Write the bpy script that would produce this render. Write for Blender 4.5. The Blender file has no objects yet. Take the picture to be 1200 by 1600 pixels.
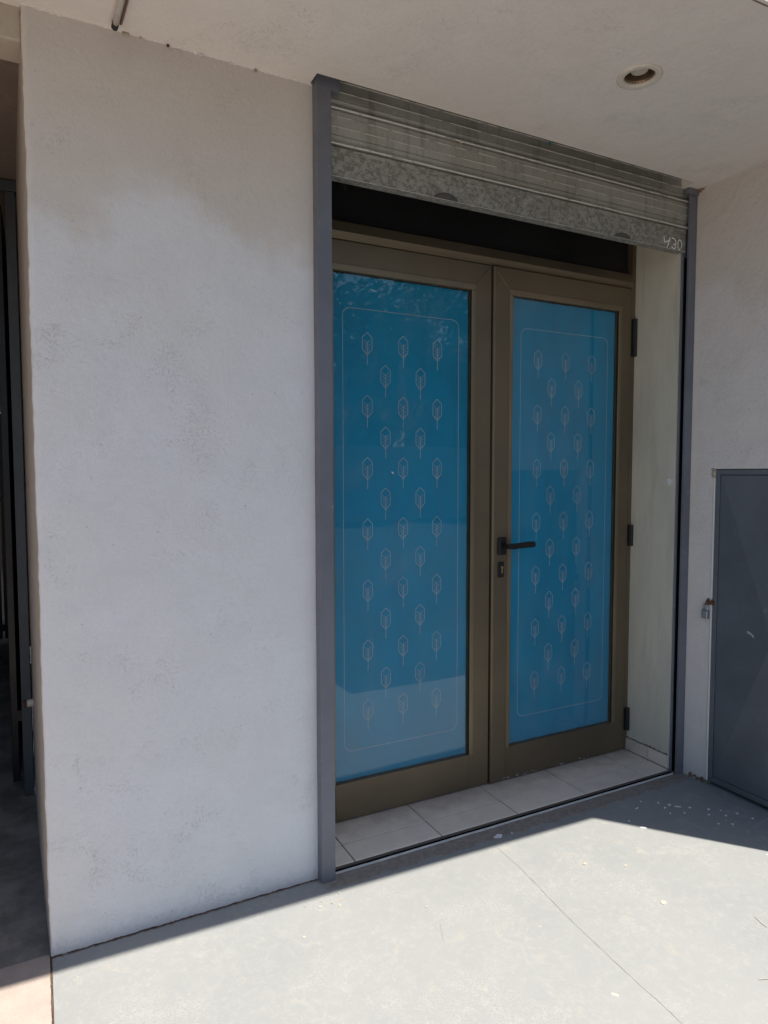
import bpy, bmesh, math, random
from mathutils import Vector, Matrix, noise
random.seed(7)
S = bpy.context.scene
COL = S.collection

# ------------------------------------------------------------------ camera
cam_d = bpy.data.cameras.new('camera'); cam = bpy.data.objects.new('camera', cam_d); COL.objects.link(cam)
cam_d.sensor_fit = 'VERTICAL'; cam_d.sensor_height = 36.0; cam_d.lens = 1052.7/1600*36
cam_d.clip_start = 0.05; cam_d.clip_end = 400
cam.location = (0, 0, 1.5)
cam.rotation_mode = 'XYZ'
cam.rotation_euler = (math.radians(90-3.3534), math.radians(0.0727), -0.47632515)
S.camera = cam

# ------------------------------------------------------------------ world, sun, exposure
SUNV = Vector((0.721, -0.864, 2.837)).normalized()          # towards the sun
EL = math.asin(SUNV.z); AZ = math.atan2(SUNV.x, SUNV.y)
W = bpy.data.worlds.new('World'); S.world = W; W.use_nodes = True
wn = W.node_tree; wn.nodes.clear()
sky = wn.nodes.new('ShaderNodeTexSky'); sky.sky_type = 'NISHITA'; sky.sun_disc = False
sky.sun_elevation = EL; sky.sun_rotation = AZ; sky.air_density = 1.0; sky.dust_density = 1.5; sky.ozone_density = 1.0
bg = wn.nodes.new('ShaderNodeBackground'); bg.inputs['Strength'].default_value = 0.085
wo = wn.nodes.new('ShaderNodeOutputWorld')
wn.links.new(sky.outputs[0], bg.inputs[0]); wn.links.new(bg.outputs[0], wo.inputs[0])
sd = bpy.data.lights.new('sun', 'SUN'); sd.energy = 5.0; sd.angle = math.radians(0.55); sd.color = (1.0, 0.925, 0.81)
sun = bpy.data.objects.new('sun', sd); COL.objects.link(sun); sun.location = (2, -3, 8)
sun.rotation_euler = SUNV.to_track_quat('Z', 'Y').to_euler()
S.view_settings.view_transform = 'Standard'; S.view_settings.look = 'None'
S.view_settings.exposure = 0.86; S.view_settings.gamma = 1.0; S.view_settings.use_curve_mapping = False
S.render.engine = 'CYCLES'
S.cycles.max_bounces = 10; S.cycles.diffuse_bounces = 6; S.cycles.glossy_bounces = 5
S.cycles.transparent_max_bounces = 12; S.cycles.caustics_reflective = False; S.cycles.caustics_refractive = False
S.cycles.sample_clamp_indirect = 6.0; S.cycles.use_denoising = True

# ------------------------------------------------------------------ helpers: nodes
class NT:
    def __init__(s, name):
        s.m = bpy.data.materials.new(name); s.m.use_nodes = True
        s.t = s.m.node_tree; s.t.nodes.clear()
        s.out = s.n('ShaderNodeOutputMaterial')
        g = s.n('ShaderNodeNewGeometry'); s.pos = g.outputs['Position']
    def n(s, typ, **kw):
        nd = s.t.nodes.new(typ)
        for k, v in kw.items(): setattr(nd, k, v)
        return nd
    def put(s, sock, v):
        if v is None: return
        if isinstance(v, bpy.types.NodeSocket): s.t.links.new(v, sock)
        elif isinstance(v, (tuple, list)): sock.default_value = (*v, 1.0) if len(sock.default_value) == 4 and len(v) == 3 else v
        else: sock.default_value = v
    def noise(s, scale, detail=3, rough=.5, vec=None, dist=0.0, st=None):
        v = vec or s.pos
        if st:
            mp = s.n('ShaderNodeMapping'); s.put(mp.inputs['Vector'], v); mp.inputs['Scale'].default_value = st; v = mp.outputs[0]
        nd = s.n('ShaderNodeTexNoise'); s.put(nd.inputs['Vector'], v)
        nd.inputs['Scale'].default_value = scale; nd.inputs['Detail'].default_value = detail
        nd.inputs['Roughness'].default_value = rough; nd.inputs['Distortion'].default_value = dist
        return nd.outputs['Fac']
    def voro(s, scale, feature='F1', vec=None, rnd=1.0):
        nd = s.n('ShaderNodeTexVoronoi', feature=feature); s.put(nd.inputs['Vector'], vec or s.pos)
        nd.inputs['Scale'].default_value = scale; nd.inputs['Randomness'].default_value = rnd
        return nd.outputs['Distance']
    def ramp(s, f, a, b, lo=0.0, hi=1.0):
        nd = s.n('ShaderNodeMapRange'); nd.interpolation_type = 'SMOOTHSTEP'
        s.put(nd.inputs[0], f); nd.inputs[1].default_value = a; nd.inputs[2].default_value = b
        nd.inputs[3].default_value = lo; nd.inputs[4].default_value = hi
        return nd.outputs[0]
    def mix(s, f, a, b):
        nd = s.n('ShaderNodeMix', data_type='RGBA'); s.put(nd.inputs[0], f); s.put(nd.inputs[6], a); s.put(nd.inputs[7], b)
        return nd.outputs[2]
    def math(s, op, a, b=None, clamp=False):
        nd = s.n('ShaderNodeMath', operation=op, use_clamp=clamp); s.put(nd.inputs[0], a)
        if b is not None: s.put(nd.inputs[1], b)
        return nd.outputs[0]
    def xyz(s):
        nd = s.n('ShaderNodeSeparateXYZ'); s.put(nd.inputs[0], s.pos); return nd.outputs
    def bump(s, h, strength=.5, dist=.002, normal=None):
        nd = s.n('ShaderNodeBump'); nd.inputs['Strength'].default_value = strength; nd.inputs['Distance'].default_value = dist
        s.put(nd.inputs['Height'], h)
        if normal is not None: s.put(nd.inputs['Normal'], normal)
        return nd.outputs[0]
    def bsdf(s, col, rough=.8, metal=0.0, normal=None, spec=.5, coat=0.0):
        p = s.n('ShaderNodeBsdfPrincipled'); s.put(p.inputs['Base Color'], col); s.put(p.inputs['Roughness'], rough)
        s.put(p.inputs['Metallic'], metal); s.put(p.inputs['Specular IOR Level'], spec); s.put(p.inputs['Coat Weight'], coat)
        if normal is not None: s.put(p.inputs['Normal'], normal)
        s.t.links.new(p.outputs[0], s.out.inputs[0]); return s.m

def plain(name, col, rough=.7, metal=0.0, amt=.12, scale=30, bump=.15, spec=.4):
    t = NT(name); n1 = t.noise(scale, 4, .6); n2 = t.noise(scale*.12, 3, .5)
    c = t.mix(t.ramp(n1, .3, .7), [v*(1-amt) for v in col], [min(1, v*(1+amt)) for v in col])
    c = t.mix(t.ramp(n2, .35, .7, 0, .5), c, [v*(1-1.6*amt) for v in col])
    return t.bsdf(c, t.ramp(n1, .2, .8, max(.02, rough-.08), min(1, rough+.08)), metal, t.bump(n1, bump, .001), spec)

# ------------------------------------------------------------------ helpers: objects
WL = {}
def tag(o, label=None, cat=None, group=None, kind=None):
    if label: o['label'] = label
    if cat: o['category'] = cat
    if group: o['group'] = group
    if kind or cat: o['kind'] = kind or 'thing'
    return o
def empty(name, loc, label=None, cat=None, group=None, kind=None):
    o = bpy.data.objects.new(name, None); COL.objects.link(o); o.location = loc; o.empty_display_size = .1
    WL[o.name] = Vector(loc); return tag(o, label, cat, group, kind)
def link(name, bm, mat, parent=None, smooth=False, base=False):
    bm.verts.ensure_lookup_table()
    lo = Vector([min(v.co[i] for v in bm.verts) for i in range(3)]); hi = Vector([max(v.co[i] for v in bm.verts) for i in range(3)])
    c = (lo+hi)/2
    if base: c.z = lo.z
    for v in bm.verts: v.co -= c
    me = bpy.data.meshes.new(name); bmesh.ops.recalc_face_normals(bm, faces=bm.faces) if not base else None
    bm.to_mesh(me); bm.free()
    if smooth:
        for p in me.polygons: p.use_smooth = True
    for m in (mat if isinstance(mat, (list, tuple)) else [mat]): me.materials.append(m)
    o = bpy.data.objects.new(name, me); COL.objects.link(o)
    if parent is not None: o.parent = parent; o.location = c-WL[parent.name]
    else: o.location = c
    WL[o.name] = c
    return o
def addbox(bm, x0, x1, y0, y1, z0, z1, bev=0.0, seg=2):
    b = bmesh.new()
    v = [b.verts.new(p) for p in ((x0,y0,z0),(x1,y0,z0),(x1,y1,z0),(x0,y1,z0),(x0,y0,z1),(x1,y0,z1),(x1,y1,z1),(x0,y1,z1))]
    for f in ((0,3,2,1),(4,5,6,7),(0,1,5,4),(1,2,6,5),(2,3,7,6),(3,0,4,7)): b.faces.new([v[i] for i in f])
    if bev: bmesh.ops.bevel(b, geom=b.edges[:], offset=bev, segments=seg, affect='EDGES', profile=.5)
    me = bpy.data.meshes.new('tmp'); b.to_mesh(me); b.free(); bm.from_mesh(me); bpy.data.meshes.remove(me)
def box(name, x0, x1, y0, y1, z0, z1, mat, parent=None, bev=0.0, seg=2, smooth=False):
    bm = bmesh.new(); addbox(bm, x0, x1, y0, y1, z0, z1, bev, seg); return link(name, bm, mat, parent, smooth)
def boxes(name, L, mat, parent=None, bev=0.0):
    bm = bmesh.new()
    for b in L: addbox(bm, *b, bev)
    return link(name, bm, mat, parent)
def poly_prism(bm, pts, axis, a, b):
    """pts 2-D outline in the two other axes, extruded along axis from a to b"""
    def P(p, w):
        if axis == 0: return (w, p[0], p[1])
        if axis == 1: return (p[0], w, p[1])
        return (p[0], p[1], w)
    A = [bm.verts.new(P(p, a)) for p in pts]; B = [bm.verts.new(P(p, b)) for p in pts]
    n = len(pts)
    bm.faces.new(A); bm.faces.new(B[::-1])
    for i in range(n): bm.faces.new((A[i], B[i], B[(i+1) % n], A[(i+1) % n]))
def tube(bm, pts, r, seg=12, taper=None):
    pts = [Vector(p) for p in pts]; rings = []
    for i, p in enumerate(pts):
        d = (pts[min(i+1, len(pts)-1)]-pts[max(i-1, 0)]).normalized()
        u = d.orthogonal().normalized(); 
        if rings: u = (lastu - d*lastu.dot(d)).normalized()
        lastu = u; w = d.cross(u); rr = taper[i] if taper else r
        rings.append([bm.verts.new(p+(u*math.cos(t)+w*math.sin(t))*rr) for t in [2*math.pi*k/seg for k in range(seg)]])
    for a, b in zip(rings, rings[1:]):
        for k in range(seg): bm.faces.new((a[k], a[(k+1) % seg], b[(k+1) % seg], b[k]))
    bm.faces.new(rings[0][::-1]); bm.faces.new(rings[-1])
def lathe(bm, prof, c, seg=48, ribs=None):
    """profile (r, z) turned about the vertical through c"""
    rings = []
    for i, (r, z) in enumerate(prof):
        ring = []
        for k in range(seg):
            rr = r*(1+ribs[i]*(-1)**k) if ribs else r
            t = 2*math.pi*k/seg
            ring.append(bm.verts.new((c[0]+rr*math.cos(t), c[1]+rr*math.sin(t), c[2]+z)))
        rings.append(ring)
    for a, b in zip(rings, rings[1:]):
        for k in range(seg): bm.faces.new((a[k], a[(k+1) % seg], b[(k+1) % seg], b[k]))
    return rings
def MT(p): return Matrix.Translation(Vector(p))
def nz(x, y=0, z=0): return noise.noise(Vector((x, y, z)))

# ------------------------------------------------------------------ materials
def plaster(name, base, warm, pits=.5, grain=1.0, patchy=True):
    t = NT(name); x, y, z = t.xyz()
    big = t.noise(1.6, 4, .55); mid = t.noise(7, 4, .6); fine = t.noise(170, 3, .65)
    soft = t.noise(55, 3, .6)
    tro = t.noise(4.5, 5, .65, dist=1.4)
    c = t.mix(t.ramp(mid, .3, .75, 0, .7), base, [v*.94 for v in base]); c = t.mix(t.ramp(tro, .5, .68, 0, .45), c, [v*.91 for v in base])
    if patchy:
        # re-painted / stained area at the top with its own outline
        h = t.math('ADD', z, t.math('MULTIPLY', t.math('SUBTRACT', big, .5), 2.6))
        h = t.math('ADD', h, t.math('MULTIPLY', t.math('SUBTRACT', mid, .5), .22))
        m = t.ramp(h, 1.95, 2.32)
        c = t.mix(t.math('MULTIPLY', m, .85), c, warm)
        # wet grime at the foot
        g = t.math('ADD', z, t.math('MULTIPLY', t.math('SUBTRACT', soft, .5), .10))
        c = t.mix(t.ramp(g, .06, .0, 0, .35), c, (.42, .38, .34))
    pit = t.ramp(t.noise(125, 4, .75, dist=.6), .52, .64)
    keep = t.math('MAXIMUM', t.ramp(t.noise(5.5, 5, .65, dist=.5), .46, .74), .22)
    pit = t.math('MULTIPLY', pit, keep)
    c = t.mix(t.math('MULTIPLY', pit, .36*pits), c, (.27, .26, .25)); spk = t.math('MULTIPLY', t.ramp(t.voro(17), .06, .035), t.ramp(t.noise(4, 2), .5, .55)); c = t.mix(t.math('MULTIPLY', spk, pits), c, (.20, .18, .16))
    yel = t.ramp(t.math('ADD', t.noise(1.9, 5, .6, dist=.6), t.math('MULTIPLY', x, -.06)), .44, .60); c = t.mix(t.math('MULTIPLY', yel, .35), c, [base[0]*.95, base[1]*.925, base[2]*.87])
    c = t.mix(t.ramp(fine, .35, .75, 0, .10), c, [v*.80 for v in base])
    hgt = t.math('ADD', t.math('MULTIPLY', fine, .35*grain), t.math('MULTIPLY', soft, .8*grain))
    hgt = t.math('ADD', hgt, t.math('MULTIPLY', mid, 2.2)); hgt = t.math('ADD', hgt, t.math('MULTIPLY', tro, 1.5*grain))
    hgt = t.math('SUBTRACT', hgt, t.math('MULTIPLY', pit, .8))
    return t.bsdf(c, .88, 0, t.bump(hgt, .6, .003), .25)
M = {}
M['wall'] = plaster('wall_paint', (.70, .71, .725), (.60, .555, .51))
M['wall2'] = plaster('wall_paint_coarse', (.66, .64, .63), (.60, .555, .51), .8, 1.8)
M['ceil'] = plaster('ceiling_paint', (.74, .705, .66), (.6, .56, .52), .04, .22, False)
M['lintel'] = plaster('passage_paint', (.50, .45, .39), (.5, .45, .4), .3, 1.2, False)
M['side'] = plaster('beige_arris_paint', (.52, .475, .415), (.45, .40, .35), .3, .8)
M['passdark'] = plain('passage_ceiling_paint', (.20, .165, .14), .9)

t = NT('beige_reveal_paint'); f = t.noise(150, 3); m_ = t.noise(4, 4, .6, st=(1, 1, .35)); sp = t.ramp(t.voro(38), .07, .04)
c = t.mix(t.ramp(m_, .3, .7), (.62, .59, .49), (.50, .49, .42)); c = t.mix(t.ramp(t.noise(13, 5, .65, st=(1, 1, .12)), .5, .7, 0, .35), c, (.36, .34, .28))
c = t.mix(t.math('MULTIPLY', sp, t.ramp(t.noise(5, 2), .6, .7)), c, (.12, .11, .10))
M['reveal'] = t.bsdf(c, .75, 0, t.bump(t.math('ADD', f, t.math('MULTIPLY', m_, 3)), .35, .002), .3)

# painted concrete floor
t = NT('worn_grey_floor_paint'); x, y, z = t.xyz()
big = t.noise(1.3, 5, .6); mid = t.noise(9, 5, .62); fine = t.noise(220, 2, .6); mott = t.noise(45, 4, .7, dist=.6)
c = t.mix(t.ramp(big, .3, .7), (.228, .242, .250), (.250, .260, .262))
grit = t.noise(26, 6, .8, dist=.3); c = t.mix(t.ramp(grit, .46, .70, 0, .35), c, (.31, .32, .31)); c = t.mix(t.ramp(t.noise(180, 2, .6), .62, .72, 0, .35), c, (.42, .41, .38))
crk = t.ramp(t.voro(95, 'DISTANCE_TO_EDGE'), .10, .02)
cmask = t.math('MULTIPLY', crk, t.ramp(t.noise(3.0, 4, .6), .50, .66))
c = t.mix(t.math('MULTIPLY', cmask, .22), c, (.46, .44, .39))
wear = t.ramp(t.math('ADD', t.math('MULTIPLY', mott, .6), t.math('MULTIPLY', t.noise(4.2, 4, .55), .4)), .555, .60)
c = t.mix(t.math('MULTIPLY', wear, .16), c, (.42, .38, .32)); c = t.mix(t.math('MULTIPLY', t.ramp(t.noise(5.5, 6, .72, dist=.8), .58, .68), .18), c, (.42, .37, .30))
gr2 = t.ramp(t.noise(60, 5, .75), .66, .70); c = t.mix(t.math('MULTIPLY', gr2, .4), c, (.15, .16, .17))
pink = t.ramp(t.noise(13, 3, .5, dist=.4), .74, .76)
c = t.mix(t.math('MULTIPLY', pink, .8), c, (.62, .47, .36))
# scattered pale paint splashes near the cupboard door
v = t.ramp(t.voro(34), .17, .11)
area = t.math('MULTIPLY', t.ramp(x, 2.36, 2.5), t.ramp(t.noise(6, 3, .6), .50, .60))
c = t.mix(t.math('MULTIPLY', t.math('MULTIPLY', v, area), .55), c, (.55, .60, .64))
haze_ = t.math('MULTIPLY', t.ramp(t.noise(5.5, 5, .7, dist=1.2), .56, .64), t.ramp(x, 2.3, 2.55))
c = t.mix(t.math('MULTIPLY', haze_, .18), c, (.45, .48, .50))
# bare brownish concrete along the threshold and soil in the joint at the wall foot
edge = t.math('ADD', y, t.math('MULTIPLY', t.math('SUBTRACT', t.noise(11, 4, .65), .5), .085))
bare = t.math('MULTIPLY', t.ramp(edge, 2.168, 2.178), t.ramp(x, .86, .93))
bare_c = t.mix(t.ramp(mott, .35, .65), (.20, .18, .16), (.26, .24, .22))
c = t.mix(bare, c, bare_c)
e2 = t.math('ADD', y, t.math('MULTIPLY', t.math('SUBTRACT', t.noise(40, 4, .7), .5), .03))
c = t.mix(t.ramp(e2, 2.243, 2.252), c, (.13, .095, .07))
hgt = t.math('ADD', t.math('MULTIPLY', fine, .25), t.math('MULTIPLY', mott, .7))
hgt = t.math('SUBTRACT', hgt, t.math('MULTIPLY', bare, .6))
M['floor'] = t.bsdf(c, t.ramp(mid, .3, .7, .62, .80), 0, t.bump(hgt, .35, .0022), .2)

t = NT('pinkish_concrete'); mid = t.noise(12, 5, .65); fine = t.noise(260, 3, .7)
c = t.mix(t.ramp(mid, .3, .7), (.40, .335, .30), (.34, .29, .265)); c = t.mix(t.ramp(fine, .5, .75, 0, .35), c, (.22, .19, .17))
M['pink'] = t.bsdf(c, .9, 0, t.bump(t.math('ADD', fine, mid), .5, .003), .2)
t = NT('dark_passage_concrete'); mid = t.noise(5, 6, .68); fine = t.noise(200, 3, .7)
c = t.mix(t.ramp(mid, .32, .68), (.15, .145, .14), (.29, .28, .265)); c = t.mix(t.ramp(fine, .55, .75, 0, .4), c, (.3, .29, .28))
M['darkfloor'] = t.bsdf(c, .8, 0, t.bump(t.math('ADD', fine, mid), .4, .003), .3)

# weathered galvanised steel
t = NT('weathered_galvanised_steel')
x, y, z = t.xyz()
strk = t.noise(14, 4, .6, st=(1.6, 1, .22)); fine = t.noise(120, 3, .7, st=(1, 1, .5)); cloud = t.noise(3.2, 4, .6); dash = t.noise(38, 3, .6, st=(.9, 1, .4))
c = t.mix(t.ramp(cloud, .35, .65), (.36, .35, .305), (.43, .43, .40))
c = t.mix(t.ramp(strk, .52, .72, 0, .5), c, (.20, .19, .16))
c = t.mix(t.ramp(fine, .52, .72, 0, .28), c, (.18, .175, .155))
c = t.mix(t.ramp(dash, .64, .70, 0, .35), c, (.43, .43, .40))
rs = t.math('MULTIPLY', t.ramp(t.noise(20, 3, .6), .66, .72), .5)
c = t.mix(rs, c, (.19, .125, .08))
M['galv'] = t.bsdf(c, t.ramp(cloud, .3, .7, .38, .55), .45, t.bump(fine, .15, .001), .4)
t = NT('weathered_bottom_rail'); x, y, z = t.xyz(); blot = t.noise(300, 4, .8, st=(1, 1, .35)); m2 = t.noise(9, 4, .6, st=(1, 1, 2)); band = t.math('ADD', z, t.math('MULTIPLY', t.noise(16, 4, .6, st=(1, 1, .3)), .05))
c = t.mix(t.ramp(blot, .25, .75), (.27, .265, .235), (.42, .415, .38)); c = t.mix(t.ramp(m2, .45, .7, 0, .45), c, (.22, .205, .175))
c = t.mix(t.ramp(band, 2.650, 2.672, 0, .55), c, (.20, .16, .115))
c = t.mix(t.ramp(t.noise(16, 4, .6), .70, .74, 0, .7), c, (.17, .085, .045))
M['galv2'] = t.bsdf(c, .55, .4, t.bump(blot, .25, .0012), .35)
t = NT('painted_ridge_highlight'); q = t.noise(30, 4, .65, st=(.6, 1, 1)); c = t.mix(t.ramp(q, .36, .5), (.34, .33, .29), (.66, .65, .60)); M['ridge'] = t.bsdf(c, .4, .4)  # slat ridge and bead highlights painted in as paler metal
t = NT('weathered_bottom_rail'); blot = t.noise(65, 5, .78, st=(.8, 1, 1)); m2 = t.noise(9, 4, .6)
c = t.mix(t.ramp(blot, .42, .56), (.19, .19, .165), (.35, .35, .325)); c = t.mix(t.ramp(m2, .4, .7, 0, .4), c, (.20, .19, .165))
c = t.mix(t.ramp(t.noise(16, 4, .6), .69, .74), c, (.17, .08, .04))
M['galv2'] = t.bsdf(c, .62, .3, t.bump(blot, .3, .0015), .35)

def paint_metal(name, col, rough, worn=.0):
    t = NT(name); a = t.noise(3, 5, .65, dist=.5); b = t.noise(60, 4, .6)
    c = t.mix(t.ramp(a, .35, .65), col, [v*1.22 for v in col]); c = t.mix(t.ramp(t.noise(9, 5, .7, st=(1, 1, .3)), .55, .7, 0, .3), c, [v*.8 for v in col]); c = t.mix(t.ramp(b, .62, .72, 0, .25), c, [v*1.5 for v in col])
    if worn: c = t.mix(t.math('MULTIPLY', t.ramp(t.noise(24, 4, .7), .66, .70), worn), c, (.42, .40, .38))
    return t.bsdf(c, t.ramp(b, .3, .7, rough-.05, rough+.08), 0, t.bump(t.math('ADD', a, t.math('MULTIPLY', b, .3)), .18, .002), .5)
M['post'] = paint_metal('blue_grey_steel_paint', (.125, .133, .158), .40, .35)
M['cupboard'] = paint_metal('slate_steel_paint', (.100, .113, .132), .45, .18)
M['gatepaint'] = paint_metal('dark_gate_paint', (.055, .065, .075), .5, .0)
M['black'] = plain('black_metal', (.012, .012, .013), .4, bump=.05)
M['matblack'] = plain('matte_black', (.006, .006, .007), .95, spec=.05)  # flat black, also laid in gaps as painted shade
M['void_black'] = plain('void_shade_black', (.010, .010, .011), .6, 0, .3, 8)
M['dark'] = plain('dark_interior', (.03, .028, .026), .9)

t = NT('bronze_anodised_aluminium'); br = t.noise(90, 2, .5, st=(1, 1, .02)); a = t.noise(2.2, 3, .5); sc = t.noise(300, 2, .5)
c = t.mix(t.ramp(a, .3, .7), (.188, .147, .094), (.152, .120, .078))
d_ = t.math('MULTIPLY', t.ramp(t.noise(120, 3, .6), .74, .77), .5); c = t.mix(d_, c, (.4, .38, .34))
M['bronze'] = t.bsdf(c, t.ramp(br, .3, .7, .36, .46), .55, t.bump(sc, .06, .0005), .5)
t = NT('bronze_bead'); c = t.mix(t.ramp(t.noise(3), .3, .7), (.26, .205, .13), (.21, .17, .11)); M['bead'] = t.bsdf(c, .34, .55)
t = NT('blue_printed_film'); x, y, z = t.xyz()
wv = t.noise(700, 1, .4, st=(1, 1, .35)); big = t.noise(2.4, 4, .6, dist=.5); str_ = t.noise(7, 4, .6, st=(1, 1, .12))
c = t.mix(t.ramp(big, .3, .7), (.002, .225, .395), (.002, .265, .465))
c = t.mix(t.ramp(wv, .4, .65, 0, .28), c, (.015, .24, .40)); c = t.mix(t.ramp(str_, .5, .7, 0, .25), c, (.01, .13, .25))
M['film'] = t.bsdf(c, .6, 0, t.bump(t.math('ADD', t.math('MULTIPLY', wv, .08), big), .2, .002), .3)
M['line'] = plain('pale_print_ink', (.50, .56, .58), .7, bump=0)
# clear glazing: thin, reflects by Fresnel, lets everything else through
t = NT('window_glass'); fr = t.n('ShaderNodeFresnel'); fr.inputs[0].default_value = 1.5
wob = t.bump(t.noise(2.2, 2, .5), .012, .004); t.put(fr.inputs['Normal'], wob)
gl = t.n('ShaderNodeBsdfGlossy'); gl.inputs['Roughness'].default_value = .012; t.put(gl.inputs['Normal'], wob)
tr = t.n('ShaderNodeBsdfTransparent'); tr.inputs[0].default_value = (.975, .985, .985, 1)
mx = t.n('ShaderNodeMixShader'); bk = t.n('ShaderNodeNewGeometry').outputs['Backfacing']; t.put(mx.inputs[0], t.math('MULTIPLY', t.math('MULTIPLY', fr.outputs[0], 1.55), t.math('SUBTRACT', 1.0, bk))); t.put(mx.inputs[1], tr.outputs[0]); t.put(mx.inputs[2], gl.outputs[0])
df = t.n('ShaderNodeBsdfDiffuse'); df.inputs[0].default_value = (.55, .53, .48, 1); dm = t.n('ShaderNodeMixShader')
xg, yg, zg = t.xyz(); low = t.ramp(zg, .75, .18, 0, .03)
t.put(dm.inputs[0], t.math('ADD', low, t.ramp(t.noise(5, 6, .7, dist=1.5, st=(1, 1, .5)), .44, .80, .003, .05))); t.put(dm.inputs[1], mx.outputs[0]); t.put(dm.inputs[2], df.outputs[0])
t.put(t.out.inputs[0], dm.outputs[0]); M['glass'] = t.m

def tilemat():
    t = NT('cream_porcelain_tile'); oi = t.n('ShaderNodeObjectInfo'); r = oi.outputs['Random']
    a = t.noise(9, 5, .65); b = t.noise(160, 3, .6); x, y, z = t.xyz()
    c = t.mix(t.ramp(a, .3, .7), (.72, .65, .56), (.62, .555, .48)); c = t.mix(t.math('MULTIPLY', r, .35), c, (.76, .70, .61))
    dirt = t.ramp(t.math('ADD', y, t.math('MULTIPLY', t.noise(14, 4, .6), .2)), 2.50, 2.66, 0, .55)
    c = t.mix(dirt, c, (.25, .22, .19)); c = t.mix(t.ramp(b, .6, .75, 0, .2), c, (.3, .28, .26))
    return t.bsdf(c, t.ramp(a, .3, .7, .42, .62), 0, t.bump(b, .15, .001), .4)
M['tile'] = tilemat()
M['grout'] = plain('dirty_grout', (.12, .10, .085), .95, bump=.4, scale=120)
M['alu'] = plain('worn_aluminium_strip', (.70, .70, .68), .45, .2, bump=.1)
M['pull'] = plain('recess_shade_steel', (.10, .10, .095), .6, .2)
M['rust'] = plain('rusty_iron', (.13, .065, .04), .85, .2, .4, 90, .8)
M['brass'] = plain('dull_brass', (.45, .32, .16), .35, .8)
M['lock'] = plain('padlock_steel', (.42, .43, .44), .35, .8)
M['chalk'] = plain('white_chalk', (.86, .86, .82), .95, amt=.03)
M['whiteflake_glint'] = plain('white_flake_and_glint', (.70, .72, .74), .8)
M['crumb'] = plain('broken_plaster', (.46, .40, .32), .95, 0, .3, 60, 1.0)
M['conduit'] = plain('old_white_plastic', (.55, .53, .48), .5, 0, .15)
M['brownwire'] = plain('brown_cable_sheath', (.20, .13, .075), .6)
M['trim'] = plain('cream_enamel_ring', (.64, .60, .52), .4, 0, .06)
M['reflector'] = plain('tarnished_lamp_reflector', (.30, .22, .15), .3, .8)
M['bulb'] = plain('frosted_lamp_glass', (.50, .45, .37), .35, 0, .05)
M['asphalt'] = plain('asphalt', (.050, .050, .052), .9, 0, .25, 90, .6)
M['pave'] = plain('grey_paving', (.30, .29, .275), .9, 0, .15, 40, .4)
M['earth'] = plain('dry_ground', (.22, .185, .14), .95, 0, .25, 3, .4)
M['yardwall'] = plain('beige_yard_wall_render', (.36, .34, .30), .9, 0, .1, 12, .4)
M['bark'] = plain('tree_bark', (.10, .075, .055), .95, 0, .3, 20, .8)
t = NT('tree_leaves'); oi = t.noise(1.3, 2); c = t.mix(t.ramp(oi, .35, .65), (.035, .065, .022), (.075, .115, .040)); M['leaf'] = t.bsdf(c, .55, 0, None, .4)

# ------------------------------------------------------------------ geometry constants (metres)
YF, XR, ZC = 2.255, 2.831, 2.837           # facade plane, side wall plane, ceiling
YD = 2.545                                # face of the door leaves
XA, XB = .955, 2.772                      # reveals of the doorway
def yedge(x): return 1.245 + (2.84-x)*.032   # front edge of the canopy, a little out of square

# ------------------------------------------------------------------ the setting
ground = box('ground', -150, 150, -150, 150, -.40, -.16, M['earth']); tag(ground, kind='structure')
road = box('road', -60, 60, -14.95, -3.2, -.158, -.12, M['asphalt']); tag(road, kind='structure')
# painted forecourt in front of the door (L-shaped round a dark asphalt ramp)
bm = bmesh.new()
addbox(bm, .003, 1.858, -3.2, 1.03, -.12, 0)
addbox(bm, .003, 3.05, 1.03, 2.262, -.12, 0)
addbox(bm, 3.05, 3.4, 1.03, 1.25, -.12, 0)
pavement = link('pavement', bm, M['floor']); tag(pavement, kind='structure')
drive = box('driveway', 1.862, 60, -3.2, 1.026, -.15, -.006, M['asphalt']); tag(drive, kind='structure')
pink = box('pink_pavement', -9, -.003, -3.2, 2.276, -.12, -.002, M['pink']); tag(pink, kind='structure')
joint = box('joint', -.003, .003, -3.2, 2.262, -.12, -.006, M['grout'], pavement)
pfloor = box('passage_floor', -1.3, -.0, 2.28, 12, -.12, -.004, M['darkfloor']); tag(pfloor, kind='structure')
kerb = box('kerb', -9, 1.86, -3.32, -3.202, -.15, -.001, M['asphalt'], bev=.012); tag(kerb, kind='structure')

# crack in the floor paint, built as a thin jagged seam
def ribbon(bm, pts, w, z, wob=.35, step=.012):
    P = []
    for a, b in zip(pts, pts[1:]):
        a = Vector(a); b = Vector(b); n = max(1, int((b-a).length/step))
        for i in range(n): P.append(a.lerp(b, i/n))
    P.append(Vector(pts[-1])); L = []; R = []
    for i, p in enumerate(P):
        d = (P[min(i+1, len(P)-1)]-P[max(i-1, 0)]).normalized(); nrm = Vector((-d.y, d.x))
        q = p+nrm*(nz(i*.9, 3.1)*w*1.4+nz(i*.13, 5.1)*w*1.4); ww = w*(.25+wob*abs(nz(i*.31, 8.7))*2.0)
        L.append(bm.verts.new((*(q+nrm*ww), z))); R.append(bm.verts.new((*(q-nrm*ww), z)))
    for i in range(len(P)-1): bm.faces.new((L[i], R[i], R[i+1], L[i+1]))
t = NT('crack_filled_with_grit'); c = t.mix(t.ramp(t.noise(25, 4, .6), .44, .66), (.33, .315, .285), (.25, .22, .19)); M['crack'] = t.bsdf(c, .95)
bm = bmesh.new()
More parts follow.
